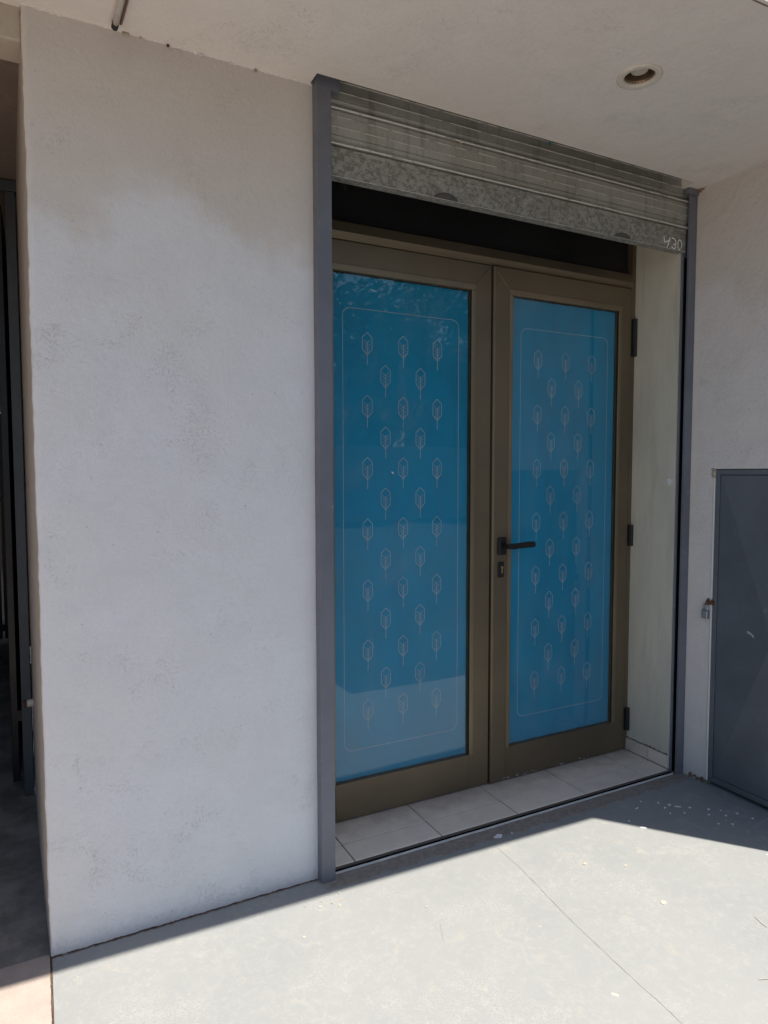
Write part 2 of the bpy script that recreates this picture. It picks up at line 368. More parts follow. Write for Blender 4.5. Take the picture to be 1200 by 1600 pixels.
ribbon(bm, [(1.600, 2.165), (1.598, 2.06), (1.592, 1.95), (1.578, 1.84), (1.562, 1.73), (1.552, 1.62), (1.543, 1.51), (1.536, 1.41), (1.530, 1.30), (1.524, 1.20), (1.52, 1.05)], .0018, .0015)
link('crack', bm, M['crack'], pavement)
bm = bmesh.new(); ribbon(bm, [(2.115, 1.372), (2.105, 1.345), (2.100, 1.322)], .004, .002); ribbon(bm, [(1.90, 1.175), (1.872, 1.185), (1.86, 1.19)], .004, .002)
ribbon(bm, [(1.16, 1.845), (1.12, 1.76), (1.05, 1.70)], .001, .0018)
link('scuff_mark', bm, M['crack'], pavement)
# the dirt-filled seam at the wall foot
bm = bmesh.new(); ribbon(bm, [(.004, 2.251), (.3, 2.25), (.6, 2.251), (.88, 2.249)], .0045, .003, .6, .008); link('dirt_seam', bm, M['rust'], pavement)
bm = bmesh.new(); ribbon(bm, [(0, 2.25), (-.001, 2.1), (0, 1.95), (.002, 1.7)], .003, .0015, .5, .01); link('joint_dirt', bm, M['rust'], pavement)
def chip(x, y, r, ang=0, asp=.5, mat='whiteflake_glint'):
    bm = bmesh.new(); n = 9; top = []; bot = []
    for k in range(n):
        a = 2*math.pi*k/n; rr = r*(.65+.5*random.random()); px, py = rr*math.cos(a), rr*asp*math.sin(a)
        px, py = px*math.cos(ang)-py*math.sin(ang), px*math.sin(ang)+py*math.cos(ang)
        top.append(bm.verts.new((x+px, y+py, .0022))); bot.append(bm.verts.new((x+px*1.05, y+py*1.05, .0002)))
    bm.faces.new(top)
    for k in range(n): bm.faces.new((top[k], bot[k], bot[(k+1) % n], top[(k+1) % n]))
    link('paint_chip', bm, M[mat], pavement)
for a in [(1.655, 2.182, .026, .1, .55), (1.72, 2.176, .004, 0, 1), (2.238, 1.953, .016, -.6, .5), (2.228, 2.02, .005, 0, 1), (2.345, 2.085, .012, .2, .3), (2.47, 2.075, .008, 1, .5),
          (2.50, 2.04, .010, .3, .6), (2.52, 2.01, .014, -.6, .35), (2.46, 2.03, .006, 0, .8), (2.41, 2.12, .005, 0, 1), (2.44, 1.985, .007, .7, .4), (2.50, 1.96, .009, 1.2, .35),
          (2.56, 1.98, .006, 0, 1), (2.62, 1.93, .010, 0, .7), (2.66, 1.90, .006, 0, 1), (2.58, 1.90, .005, 0, 1), (2.64, 1.86, .008, 0, .7), (2.70, 1.85, .006, 0, 1), (2.60, 1.80, .006, 0, 1), (2.72, 1.79, .005, 0, 1), (2.55, 1.83, .004, 0, 1)]:
    chip(*a)
t = NT('bare_peach_concrete'); M['peach'] = t.bsdf(t.mix(t.ramp(t.noise(90, 3), .3, .7), (.52, .40, .31), (.42, .36, .31)), .9)
for a in [(1.905, 1.57, .014, .2, .7), (1.96, 1.79, .006, 0, .8), (1.83, 1.87, .008, .4, .7), (.73, 1.98, .006, 0, .6), (1.16, 1.93, .004, 0, 1)]:
    chip(*a, mat='peach')
for k in range(8):
    chip(.78+random.random()*.16, 2.10+random.random()*.05-.05*random.random(), .004+.003*random.random(), random.random()*3, .6, 'crack' if k % 2 else 'peach')

# canopy slab; a flat brown strip near its edge paints the drip groove's shade
def slab(bm, x0, x1, y0f, y1f, z0, z1):
    def yy(f, x): return f(x) if callable(f) else f
    c = [(x0, yy(y0f, x0)), (x1, yy(y0f, x1)), (x1, yy(y1f, x1)), (x0, yy(y1f, x0))]
    lo = [bm.verts.new((*p, z0)) for p in c]; hi = [bm.verts.new((*p, z1)) for p in c]
    bm.faces.new(lo[::-1]); bm.faces.new(hi)
    for i in range(4): bm.faces.new((lo[i], lo[(i+1) % 4], hi[(i+1) % 4], hi[i]))
bm = bmesh.new()
LX, RX = -4.0, 3.6
slab(bm, LX, RX, yedge, 1.5, ZC, 3.12)
LCX, LCY, LR = 1.853, 1.702, .062           # the downlight's hole
slab(bm, LX, LCX-LR, 1.5, 2.183, ZC, 3.12); slab(bm, LCX+LR, RX, 1.5, 2.183, ZC, 3.12)
slab(bm, LCX-LR, LCX+LR, 1.5, LCY-LR, ZC, 3.12); slab(bm, LCX-LR, LCX+LR, LCY+LR, 2.183, ZC, 3.12)
slab(bm, LCX-LR, LCX+LR, LCY-LR, LCY+LR, 3.0, 3.12)
ring_o = []; ring_i = []
for k in range(64):
    a = 2*math.pi*k/64; ca, sa = math.cos(a), math.sin(a); q = LR/max(abs(ca), abs(sa))
    ring_o.append(bm.verts.new((LCX+q*ca, LCY+q*sa, ZC))); ring_i.append((bm.verts.new((LCX+.0492*ca, LCY+.0492*sa, ZC)), bm.verts.new((LCX+.0492*ca, LCY+.0492*sa, 3.0))))
for k in range(64):
    j = (k+1) % 64; bm.faces.new((ring_o[k], ring_o[j], ring_i[j][0], ring_i[k][0])); bm.faces.new((ring_i[k][0], ring_i[j][0], ring_i[j][1], ring_i[k][1]))
slab(bm, LX, .876, 2.183, 2.28, ZC, 3.12)
slab(bm, .876, 2.745, 2.183, 2.9, 2.96, 3.12)
slab(bm, 2.745, RX, 2.183, 2.28, ZC, 3.12)
slab(bm, LX, .876, 2.28, 14, 2.96, 3.12)
slab(bm, .876, 2.745, 2.9, 14, 2.96, 3.12)
slab(bm, 2.745, RX, 2.28, 14, 2.96, 3.12)
ceiling = link('canopy', bm, M['ceil']); tag(ceiling, 'painted concrete canopy over the doorway with a round recessed lamp', 'canopy')
bm = bmesh.new(); slab(bm, LX+.001, RX-.001, lambda x: yedge(x)+.0100, lambda x: yedge(x)+.0145, ZC-.0015, ZC+.0005); link('drip_groove_shade', bm, plain('groove_shade_brown', (.24, .20, .155), .95, 0, .35, 60), ceiling)  # flush brown strip stands in for the groove's dark shade
# crumbly plaster bead where wall and ceiling meet
bm = bmesh.new()
def bead(bm, p0, p1, n, r, seed):
    p0 = Vector(p0); p1 = Vector(p1); d = (p1-p0).normalized(); side = Vector((d.y, -d.x, 0)); rings = []
    for i in range(n+1):
        p = p0.lerp(p1, i/n); rr = r*(.35+1.5*abs(nz(i*.23, seed))); rr2 = r*(.4+1.6*abs(nz(i*.31, seed+5)))
        rings.append([bm.verts.new(p+Vector((0, 0, .004))), bm.verts.new(p+side*(-.004)+Vector((0, 0, -rr2))), bm.verts.new(p+side*rr*.7+Vector((0, 0, -rr2*.6))), bm.verts.new(p+side*rr*1.3+Vector((0, 0, .002)))])
    for a, b in zip(rings, rings[1:]):
        for k in range(3): bm.faces.new((a[k], a[k+1], b[k+1], b[k]))
bead(bm, (0.0, YF, ZC), (.884, YF, ZC), 160, .006, 1.0)
link('plaster_bead', bm, M['ceil'], ceiling)
bm = bmesh.new(); bead(bm, (XR, 2.23, ZC), (XR, 1.25, ZC), 120, .004, 4.0); link('plaster_bead', bm, M['wall2'], ceiling)
bm = bmesh.new(); 
for k in range(26):
    a = random.random(); r = .003+.004*random.random(); p = Vector((XR-.001, 2.228-.05*a*random.random(), ZC-.03*random.random()*(1-a)))
    bmesh.ops.create_icosphere(bm, subdivisions=1, radius=r, matrix=MT(p))
link('rusty_stain', bm, plain('brown_seep_crust', (.26, .17, .10), .95, 0, .3, 80, .8), ceiling)
for (x, w, c) in ((.27, .010, 'crumb'), (.40, .004, 'rust'), (.50, .006, 'whiteflake_glint'), (.68, .005, 'crumb'), (.32, .003, 'crumb'), (.60, .003, 'whiteflake_glint')):
    box('plaster_chip', x, x+w*2, YF-.006, YF-.001, ZC-.007-random.random()*.003, ZC-.001, M[c], ceiling, bev=.0015)

# left wall: solid block, rounded hand-made arris on the passage side
wall = empty('rendered_wall', (.45, 2.3, 0), 'pale rendered wall with stained upper part between the dark passage and the grey post', 'wall')
bm = bmesh.new()
prof = [(-.10, 7.0), (-.085, 5.0), (-.044, 3.56), (-.035, 3.2), (-.022, 2.8), (-.010, 2.45), (-.004, 2.30), (-.0015, 2.262), (.0005, 2.2575), (.004, 2.2555), (.018, YF)]
nx = 26
for i in range(1, nx+1): prof.append((.018+(XA-.018)*i/nx, YF))
prof += [(XA, 2.7), (XA, 7.0)]
zs = [2.96*k/150 for k in range(151)]
grid = []
for z in zs:
    row = []
    for i, (px, py) in enumerate(prof):
        dx = dy = 0
        if 5 <= i <= 10: dx = .0018*nz(z*7, 1.5)+.0022*nz(z*31, 2.5)+(.0012*nz(z*90, .5)); dy = .0015*nz(z*23, 6)
        if 10 < i < len(prof)-2: dy = .0022*nz(px*3, z*3, 1)+.0006*nz(px*11, z*11, 4)
        row.append(bm.verts.new((px+dx, py+dy, z)))
    grid.append(row)
for a, b in zip(grid, grid[1:]):
    for i in range(len(prof)-1): bm.faces.new((a[i], a[i+1], b[i+1], b[i])).material_index = 1 if i < 7 else 0
    bm.faces.new((a[-1], a[0], b[0], b[-1]))
link('wall_face', bm, [M['wall'], M['side']], wall, smooth=True)
# broken plaster low on the reveal, and the rusty stub of a bolt
bm = bmesh.new()
for k in range(34):
    r = .006+.014*random.random(); p = Vector((-.040+.006*random.random(), 3.40+.10*random.random(), .02+.055*random.random()))
    bmesh.ops.create_icosphere(bm, subdivisions=1, radius=r*.6, matrix=MT(p))
link('broken_plaster', bm, M['crumb'], wall)
bm = bmesh.new(); tube(bm, [(-.030, 3.30, .492), (-.066, 3.30, .489)], .016, 14); link('bolt_sleeve', bm, M['conduit'], wall)
bm = bmesh.new(); tube(bm, [(-.062, 3.30, .4895), (-.076, 3.30, .4885)], .0175, 14, [.0175, .0165]); link('rusty_bolt_end', bm, M['rust'], wall)

# right return wall with the cupboard opening
D0, D1, DZ = 1.45, 2.100, 1.512           # cupboard: y range and top
wr = empty('side_wall', (XR, 2.2, 0), 'coarse rendered return wall that holds the steel cupboard door', 'wall')
bm = bmesh.new()
def wgrid(y0, y1, z0, z1, ny, nzv):
    g = []
    for j in range(nzv+1):
        z = z0+(z1-z0)*j/nzv; row = []
        for i in range(ny+1):
            y = y0+(y1-y0)*i/ny
            ed = .0016*nz(y*9, z*9, 2)
            yy = y
            if i == ny and y1 == D1: pass
            if i == 0 and y0 == D1 and z < DZ-.01: yy = y+.0025*nz(z*12, 3.3)+.0015*nz(z*50, 1.3); ed -= .0015*abs(nz(z*30, 9))
            row.append(bm.verts.new((XR+ed, yy, z)))
        g.append(row)
    for a, b in zip(g, g[1:]):
        for i in range(ny): bm.faces.new((a[i], a[i+1], b[i+1], b[i]))
wgrid(D1, 2.274, 0, ZC+.1, 10, 150); wgrid(D0, D1, DZ+.003, ZC+.1, 20, 60); wgrid(1.25, D0, 0, ZC+.1, 8, 100)
link('wall_face', bm, M['wall2'], wr, smooth=True)
boxes('wall_core', [(XR+.006, 3.30, D1+.004, 2.2755, 0, 2.95), (XR+.006, 3.30, D0, D1+.004, DZ+.006, 2.95), (XR+.006, 3.30, 1.252, D0, 0, 2.95), (XR+.14, 3.30, D0, D1+.004, 0, DZ+.006)], M['wall2'], wr)
box('wall_end', XR-.001, 3.302, 1.246, 1.252, 0, 2.836, M['wall2'], wr)
# worn lips of plaster round the cupboard frame
bm = bmesh.new(); prev = None
for k in range(121):
    z = .02+(DZ-.02)*k/120; w = .003+.006*abs(nz(z*14, 7)); o = .0015*abs(nz(z*33, 2))
    c = [bm.verts.new(p) for p in ((XR-.001, D1+.004+w, z), (XR-.003-o, D1+.003, z), (XR+.004, D1-.002-o, z), (XR+.012, D1+.002, z))]
    if prev:
        for i in range(3): bm.faces.new((prev[i], prev[i+1], c[i+1], c[i]))
    prev = c
link('plaster_lip', bm, M['wall2'], wr)
bm = bmesh.new()
for k in range(22):
    p = Vector((XR, 2.10+.018*random.random(), 1.47+.045*random.random())); bmesh.ops.create_icosphere(bm, subdivisions=1, radius=.004+.004*random.random(), matrix=MT(p))
link('broken_plaster', bm, M['crumb'], wr)
bm = bmesh.new()
for k in range(60):
    y = 2.10+.10*random.random(); p = Vector((XR+.001, y, .004+.010*random.random()*(1 if k % 3 else 1.8)))
    bmesh.ops.create_icosphere(bm, subdivisions=1, radius=.003+.005*random.random(), matrix=MT(p))
link('foot_dirt', bm, plain('foot_dirt', (.17, .13, .10), .95, 0, .3, 60, .8), wr)

# doorway reveal, shop interior (dark), passage shell
rv = box('doorway_reveal', XB, XR+.46, 2.276, 2.75, 0, 2.96, M['reveal'], wr)
bm = bmesh.new(); n = 40; L_ = []
for k in range(n):
    a = 2*math.pi*k/n; rr = .72+.55*nz(math.cos(a)*1.7, math.sin(a)*1.7, 3)+.25*nz(k*.9, 2); L_.append((2.302+.026*rr*math.cos(a), 1.459+.0125*rr*math.sin(a)-(.012 if 255 < math.degrees(a) < 300 else 0)))
poly_prism(bm, L_, 0, XB-.0016, XB+.001)
link('white_filler_patch', bm, M['whiteflake_glint'], rv)
bm = bmesh.new(); prev = None
for k in range(60):                                   # torn plaster edge above the skirting
    y = 2.279+.263*k/59; h = .003+.011*abs(nz(y*40, 3)); c = [bm.verts.new((XB-.001, y, .084)), bm.verts.new((XB-.001, y, .085+h))]
    if prev: bm.faces.new((prev[0], prev[1], c[1], c[0]))
    prev = c
link('torn_plaster_edge', bm, M['grout'], rv)
box('inner_wall', XA+.001, XB-.001, 2.72, 2.74, 0, 2.959, M['dark'], wr)
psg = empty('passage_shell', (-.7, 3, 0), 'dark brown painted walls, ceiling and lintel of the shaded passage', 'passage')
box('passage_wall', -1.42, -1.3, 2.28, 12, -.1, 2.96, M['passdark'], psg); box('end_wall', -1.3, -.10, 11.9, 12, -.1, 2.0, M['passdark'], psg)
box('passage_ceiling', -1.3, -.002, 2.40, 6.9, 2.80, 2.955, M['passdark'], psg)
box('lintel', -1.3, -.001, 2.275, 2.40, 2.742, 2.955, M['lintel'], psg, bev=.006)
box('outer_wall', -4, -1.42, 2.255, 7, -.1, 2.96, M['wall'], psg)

# threshold: mortar bed with porcelain tiles
thr = empty('threshold', (1.87, 2.4, 0), kind='structure')
box('mortar_bed', XA, XB, 2.263, 2.70, -.05, .0165, M['grout'], thr)
xs = [.957, 1.042, 1.432, 1.820, 2.212, 2.600, 2.762]
for y0, y1 in ((2.264, 2.388), (2.391, 2.60)):
    for a, b in zip(xs, xs[1:]):
        dz = random.uniform(-.0006, .0006); box('tile', a+.0024, b-.0024, y0+.0012, y1-.0012, .005, .0205+dz, M['tile'], thr, bev=.0014)
for y0, y1 in ((2.2745, 2.396), (2.399, 2.556)):
    box('skirting_tile', 2.7625, XB-.001, y0, y1, .0215, .083+random.uniform(-.001, .001), M['tile'], thr, bev=.0014)

# ------------------------------------------------------------------ roller shutter
sh = empty('roller_shutter', (1.865, 2.22, 0), 'half-raised weathered galvanised roller shutter with grey guide posts above the blue glazed door', 'roller shutter', kind='thing')
YS = 2.256
def slat(z0, prof, mat, x0=.943, x1=2.795, bright=(), name='slat', dents=0.0):
    bm = bmesh.new(); n = 110; rings = []
    for i in range(n+1):
        x = x0+(x1-x0)*i/n; rings.append([bm.verts.new((x, YS+dy+.0009*nz(x*4, z0*9), z0+dz+.0008*nz(x*3, z0*5)+(dents*nz(x*16, z0*7+dz*30) if 0 < dz < .03 else 0))) for dz, dy in prof])
    for a, b in zip(rings, rings[1:]):
        for k in range(len(prof)-1):
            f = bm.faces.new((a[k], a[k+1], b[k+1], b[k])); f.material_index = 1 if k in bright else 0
        bm.faces.new((a[-1], a[0], b[0], b[-1]))
    bm.faces.new(rings[0]); bm.faces.new(rings[-1][::-1])
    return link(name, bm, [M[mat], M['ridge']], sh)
P1 = [(0, .012), (.0008, .002), (.0025, -.005), (.006, -.0075), (.010, -.0065), (.0135, -.002), (.018, .0035), (.024, .0055), (.030, .0035), (.0335, 0), (.0345, .0035), (.0365, .0035), (.0375, 0),
      (.0625, 0), (.0632, -.0035), (.0648, -.0035), (.0655, 0), (.0985, 0), (.0992, -.0035), (.1008, -.0035), (.1015, 0), (.1190, 0), (.1200, .004), (.1205, .012)]
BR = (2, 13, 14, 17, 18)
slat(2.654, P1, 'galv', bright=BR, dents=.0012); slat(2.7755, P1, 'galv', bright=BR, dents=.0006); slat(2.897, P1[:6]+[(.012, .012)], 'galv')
P2 = [(.0015, .038), (0, .037), (0, .0005), (.0008, -.0022), (.0026, -.0022), (.0034, 0), (.078, 0), (.081, -.0015), (.084, 0), (.096, -.0015), (.101, -.0025), (.1055, -.0005), (.1070, .004), (.1075, .012)]
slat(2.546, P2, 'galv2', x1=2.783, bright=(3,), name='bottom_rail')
for xc, w, h in ((1.430, .056, .027), (2.366, .054, .024)):      # punched finger pulls: half-moon plate coloured dark for recess shade, thin hood
    bm = bmesh.new(); n = 18; A = []; B = []
    for k in range(n+1):
        a = math.pi*k/n; sk = .012*math.sin(a); A.append(bm.verts.new((xc-w*math.cos(a)+sk, YS-.0006, 2.5490+h*math.sin(a)**1.3))); B.append(bm.verts.new((xc-(w-.005)*math.cos(a)+sk, YS-.0035, 2.5493+(h-.0035)*math.sin(a)**1.3)))
    for k in range(n): bm.faces.new((A[k], A[k+1], B[k+1], B[k]))
    c0 = bm.verts.new((xc, YS-.0010, 2.5492))
    for k in range(n): bm.faces.new((B[k], B[k+1], c0))
    link('finger_pull', bm, M['pull'], sh, smooth=True)
bm = bmesh.new()
for (x, z, r_) in ((1.50, 2.7785, .007), (1.505, 2.781, .004), (1.66, 2.815, .004), (1.70, 2.812, .003), (2.60, 2.801, .004), (2.62, 2.807, .004)): bmesh.ops.create_icosphere(bm, subdivisions=1, radius=r_, matrix=MT((x, YS-.004, z)))
tag(link('mortar_splash', bm, M['crumb'], sh), kind='stuff')
bm = bmesh.new()
rs_ = random.Random(5)
for k in range(170):                                  # small dried paint and mortar specks
    x = rs_.uniform(.96, 2.76); z = rs_.choice((2.60, 2.70, 2.745, 2.80, 2.83))+rs_.uniform(-.03, .02); q = rs_.uniform(.0007, .0022)
    bmesh.ops.create_icosphere(bm, subdivisions=1, radius=q, matrix=MT((x, YS-.0008, z)))
tag(link('dried_specks', bm, M['whiteflake_glint'], sh), kind='stuff')
# left guide post, its top running on into the slot in the ceiling, and a bent top bracket
bm = bmesh.new(); addbox(bm, .886, .9415, 2.216, 2.278, 0, 2.90, .003); link('guide_post', bm, M['post'], sh)
bm = bmesh.new(); poly_prism(bm, [(.885, 2.816), (.974, 2.816), (.974, 2.875), (.898, 2.875), (.888, 2.868), (.885, 2.855)], 1, 2.2125, 2.236); link('top_bracket', bm, M['post'], sh)
# right guide: U channel, slot turned to the curtain
bm = bmesh.new()
for b in ((2.784, XR-.0005, 2.232, 2.2465), (2.822, XR-.0005, 2.2465, 2.2665), (2.778, XR-.0005, 2.2665, 2.2755)): addbox(bm, *b, 0, 2.806, .0012, 1)
link('guide_channel', bm, M['post'], sh)
box('slot_shade_lining', 2.8212, 2.8218, 2.2468, 2.2662, .005, 2.80, M['matblack'], sh)  # black lining paints the shade inside the slot
box('slot_shade_strip', 2.788, 2.8205, 2.2467, 2.2485, .004, 2.525, M['matblack'], sh)  # black strips on the slot sides deepen its painted shade
box('slot_shade_strip', 2.788, 2.8205, 2.2645, 2.2663, .004, 2.525, M['matblack'], sh)
bm = bmesh.new(); poly_prism(bm, [(2.760, 2.807), (XR-.0005, 2.807), (XR-.0005, 2.830), (2.815, 2.8355), (2.775, 2.8355), (2.760, 2.832)], 1, 2.2265, 2.246); link('top_bracket', bm, M['post'], sh)
# chalked number
def stroke(bm, pts, w, y):
    for k, (a, b) in enumerate(zip(pts, pts[1:])):
        a = Vector((a[0]*1.0153, 1.5+(a[1]-1.5)*1.0153)); b = Vector((b[0]*1.0153, 1.5+(b[1]-1.5)*1.0153)); d = (b-a).normalized(); nn = Vector((-d.y, d.x))*w; e = d*w*.7; yy = y-.00012*(k % 3)
        v = [a-e+nn, b+e+nn, b+e-nn, a-e-nn]; bm.faces.new([bm.verts.new((p.x, yy, p.y)) for p in v])
bm = bmesh.new(); YC = YS-.0028
stroke(bm, [(2.593, 2.580), (2.596, 2.562), (2.599, 2.556), (2.612, 2.561), (2.624, 2.566)], .0027, YC)
stroke(bm, [(2.633, 2.582), (2.628, 2.566), (2.621, 2.548), (2.614, 2.535)], .0028, YC)
stroke(bm, [(2.647, 2.579), (2.655, 2.583), (2.664, 2.579), (2.671, 2.570), (2.673, 2.560), (2.667, 2.553), (2.658, 2.554)], .0027, YC)
stroke(bm, [(2.646, 2.540), (2.656, 2.537), (2.667, 2.536), (2.671, 2.548)], .0028, YC)
stroke(bm, [(2.697, 2.582), (2.689, 2.574), (2.685, 2.560), (2.687, 2.545), (2.694, 2.536), (2.702, 2.537)], .0027, YC)
stroke(bm, [(2.697, 2.582), (2.706, 2.577), (2.711, 2.565), (2.712, 2.552), (2.708, 2.545)], .0027, YC)
link('chalk_number', bm, M['chalk'], sh)
bm = bmesh.new(); bm.faces.new([bm.verts.new(p) for p in ((1.93, 2.2515, 2.874), (1.951, 2.2515, 2.872), (1.941, 2.2515, 2.856))]); link('blue_scrap', bm, plain('blue_scrap', (.03, .22, .33), .6), sh)

# ------------------------------------------------------------------ double door
dr = empty('double_door', (1.865, 2.56, .02), 'bronze aluminium double door with blue leaf-patterned panes behind the tiled threshold', 'door')
Z0, ZG0, ZG1, ZT = .026, .185, 2.316, 2.436
def bead_frame(leaf, x0, x1, y, sides, w=.020):
    L = []
    if 'l' in sides: L.append((x0-w, x0, y-.004, y+.012, ZG0-.0, ZG1))
    if 'r' in sides: L.append((x1, x1+w, y-.004, y+.012, ZG0-.0, ZG1))
    for b in L: box('glazing_bead', *b, M['bead'], leaf, bev=.0018)
    box('glazing_bead', x0-w, x1+w, y-.0045, y+.012, ZG1+.0003, ZG1+.026, M['bead'], leaf, bev=.0018)
def motif(bm, x, z, y):
    w = .00095; k = [0]
    def seg(a, b, ww=w):
        k[0] += 1; A = Vector(a); B = Vector(b); d = (B-A).normalized(); n = Vector((-d.y, d.x))*ww
        yy = y-.00005*k[0]; bm.faces.new([bm.verts.new((x+p.x, yy, z+p.y)) for p in (A+n, B+n, B-n, A-n)])
    for s in (-1, 1):
        seg((0, 0), (s*.0222, -.021)); seg((s*.0222, -.021), (s*.0222, -.070)); seg((s*.0222, -.070), (0, -.094))
        for zz, ex, up in ((-.047, .0150, .0170), (-.060, .0145, .0145), (-.073, .0135, .0130), (-.085, .011, .010)): seg((0, zz), (s*ex, zz+up), .00065)
    seg((0, -.036), (0, -.134), .0009)
def border(bm, x0, x1, z0, z1, y, r=.034, w=.0009):
    pts = []
    for cx, cz, a0 in ((x1-r, z1-r, 0), (x0+r, z1-r, 90), (x0+r, z0+r, 180), (x1-r, z0+r, 270)):
        for k in range(7): a = math.radians(a0+15*k); pts.append((cx+r*math.cos(a), cz+r*math.sin(a), a))
    n = len(pts); I = [bm.verts.new((p[0]-w*math.cos(p[2]), y, p[1]-w*math.sin(p[2]))) for p in pts]; O = [bm.verts.new((p[0]+w*math.cos(p[2]), y, p[1]+w*math.sin(p[2]))) for p in pts]
    for i in range(n): bm.faces.new((I[i], O[i], O[(i+1) % n], I[(i+1) % n]))
def make_leaf(x0, x1, gx0, gx1, y, cols, bl, br, label, sides, mitre):
    bm = bmesh.new(); e = .0004
    # stiles and rails, mitred at the top corners, butted at the foot
    def pr(pts): poly_prism(bm, pts, 1, y, y+.045)
    pr([(x0, Z0), (gx0, Z0), (gx0, ZG1), (x0, ZT)]); pr([(gx1, Z0), (x1, Z0), (x1, ZT), (gx1, ZG1)])
    pr([(x0+e, ZT), (gx0+e*.5, ZG1), (gx1-e*.5, ZG1), (x1-e, ZT)]); pr([(gx0+e, Z0), (gx1-e, Z0), (gx1-e, ZG0), (gx0+e, ZG0)])
    bmesh.ops.bevel(bm, geom=[ed for ed in bm.edges if abs((ed.verts[0].co-ed.verts[1].co).y) < 1e-6 and ed.verts[0].co.y < y+.01], offset=.0011, segments=1, affect='EDGES')
    lf = link('door_leaf', bm, M['bronze'], dr); lf['label'] = label
    bead_frame(lf, gx0, gx1, y, sides)
    box('pane', gx0-.006, gx1+.006, y+.014, y+.019, ZG0-.006, ZG1+.006, M['glass'], lf)
    # printed blue film a little ragged at its edges, stuck behind the pane
    bm = bmesh.new(); fx0, fx1, fz0, fz1 = gx0+.001, gx1-.0035, ZG0+.0035, ZG1-.0045; yf = y+.0225; G = []
    for j in range(41):
        v = j/40; row = []
        for i in range(61):
            u = i/60; xx = fx0+(fx1+.0008*nz(j*.4, bl+2)-fx0)*u; zz = fz0+.0022*nz(i*.3, bl)+(fz1-fz0+.0022*nz(i*.25, bl+5)-.0022*nz(i*.3, bl))*v
            row.append(bm.verts.new((xx, yf+.0004*nz(u*3, v*9, bl), zz)))
        G.append(row)
    for p, q in zip(G, G[1:]):
        for i in range(60): bm.faces.new((p[i], p[i+1], q[i+1], q[i]))
    link('printed_film', bm, M['film'], lf, smooth=True)
    box('backing_board', gx0-.005, gx1+.005, y+.026, y+.030, ZG0-.005, ZG1+.005, M['matblack'], lf)
    bm = bmesh.new()
    for r in range(13):
        for j, cx in enumerate(cols[r % 2]): motif(bm, cx, 2.084-.130*r, yf-.0011)
    border(bm, bl, br, .312, 2.178, yf-.0011); link('printed_leaf_pattern', bm, M['line'], lf)
    return lf
def cols(c): return ([c-.172, c, c+.172], [c-.086, c+.086])
LL = make_leaf(.985, 1.864, 1.083, 1.755, YD, cols(1.418), 1.134, 1.702, 'left door leaf, closer to the grey guide post', 'lr', True)
RL = make_leaf(1.872, 2.742, 1.983, 2.652, YD-.006, cols(2.324), 2.048, 2.602, 'right door leaf with the black lever handle', 'lr', True)
# tiny pale disc painting a reflected glint on the left pane
bm = bmesh.new(); n = 8; bm.faces.new([bm.verts.new((1.362+.0055*math.cos(2*math.pi*k/n)-.003*math.sin(2*math.pi*k/n), YD+.0135, 1.499+.005*math.sin(2*math.pi*k/n)-.002*math.cos(2*math.pi*k/n))) for k in range(n)]); link('painted_glint', bm, M['whiteflake_glint'], LL)
# meeting-stile cover strip, frame, transom
bm = bmesh.new(); poly_prism(bm, [(1.8735, YD-.007), (1.8785, YD-.0125), (1.892, YD-.0125), (1.896, YD-.007)], 2, Z0+.004, ZT-.004); link('astragal', bm, M['bronze'], RL)
bm = bmesh.new(); poly_prism(bm, [(1.9655, YD-.007), (1.967, YD-.009), (1.970, YD-.009), (1.9715, YD-.007)], 2, Z0+.004, ZG1); link('raised_line', bm, M['bronze'], RL)
box('frame_jamb', 2.746, XB-.001, YD-.004, YD+.055, .021, 2.90, M['bronze'], dr, bev=.002)
box('frame_jamb', XA+.001, .981, YD-.004, YD+.055, .021, 2.90, M['bronze'], dr, bev=.002)
bm = bmesh.new(); poly_prism(bm, [(YD+.055, 2.440), (YD+.002, 2.440), (YD-.012, 2.452), (YD-.020, 2.4645), (YD-.018, 2.4675), (YD+.004, 2.512), (YD+.055, 2.516)], 0, .982, 2.7455); link('transom_bar', bm, M['bronze'], dr)
box('leaf_gap', 1.8642, 1.8718, YD+.010, YD+.03, Z0, ZT, M['matblack'], dr)
box('void_shade_board', .982, 2.745, YD+.03, YD+.04, 2.5165, 2.955, M['void_black'], dr)  # black board stands in for the dark open void above the transom
bm = bmesh.new(); tube(bm, [(1.13, YD+.028, 2.66), (1.13, YD-.01, 2.658), (1.13, YD-.018, 2.645), (1.13, YD-.014, 2.63)], .006, 8); link('hook', bm, M['dark'], dr)
for z0, z1 in ((2.095, 2.285), (1.115, 1.225), (.130, .250)):
    bm = bmesh.new(); addbox(bm, 2.745, 2.756, YD-.020, YD-.0045, z0, z1, .002); tube(bm, [(2.762, YD-.016, z0), (2.762, YD-.016, z1)], .0085, 12)
    n = 5
    for k in range(1, n): tube(bm, [(2.762, YD-.016, z0+(z1-z0)*k/n-.001), (2.762, YD-.016, z0+(z1-z0)*k/n+.001)], .0092, 12)
    link('hinge', bm, M['black'], dr)
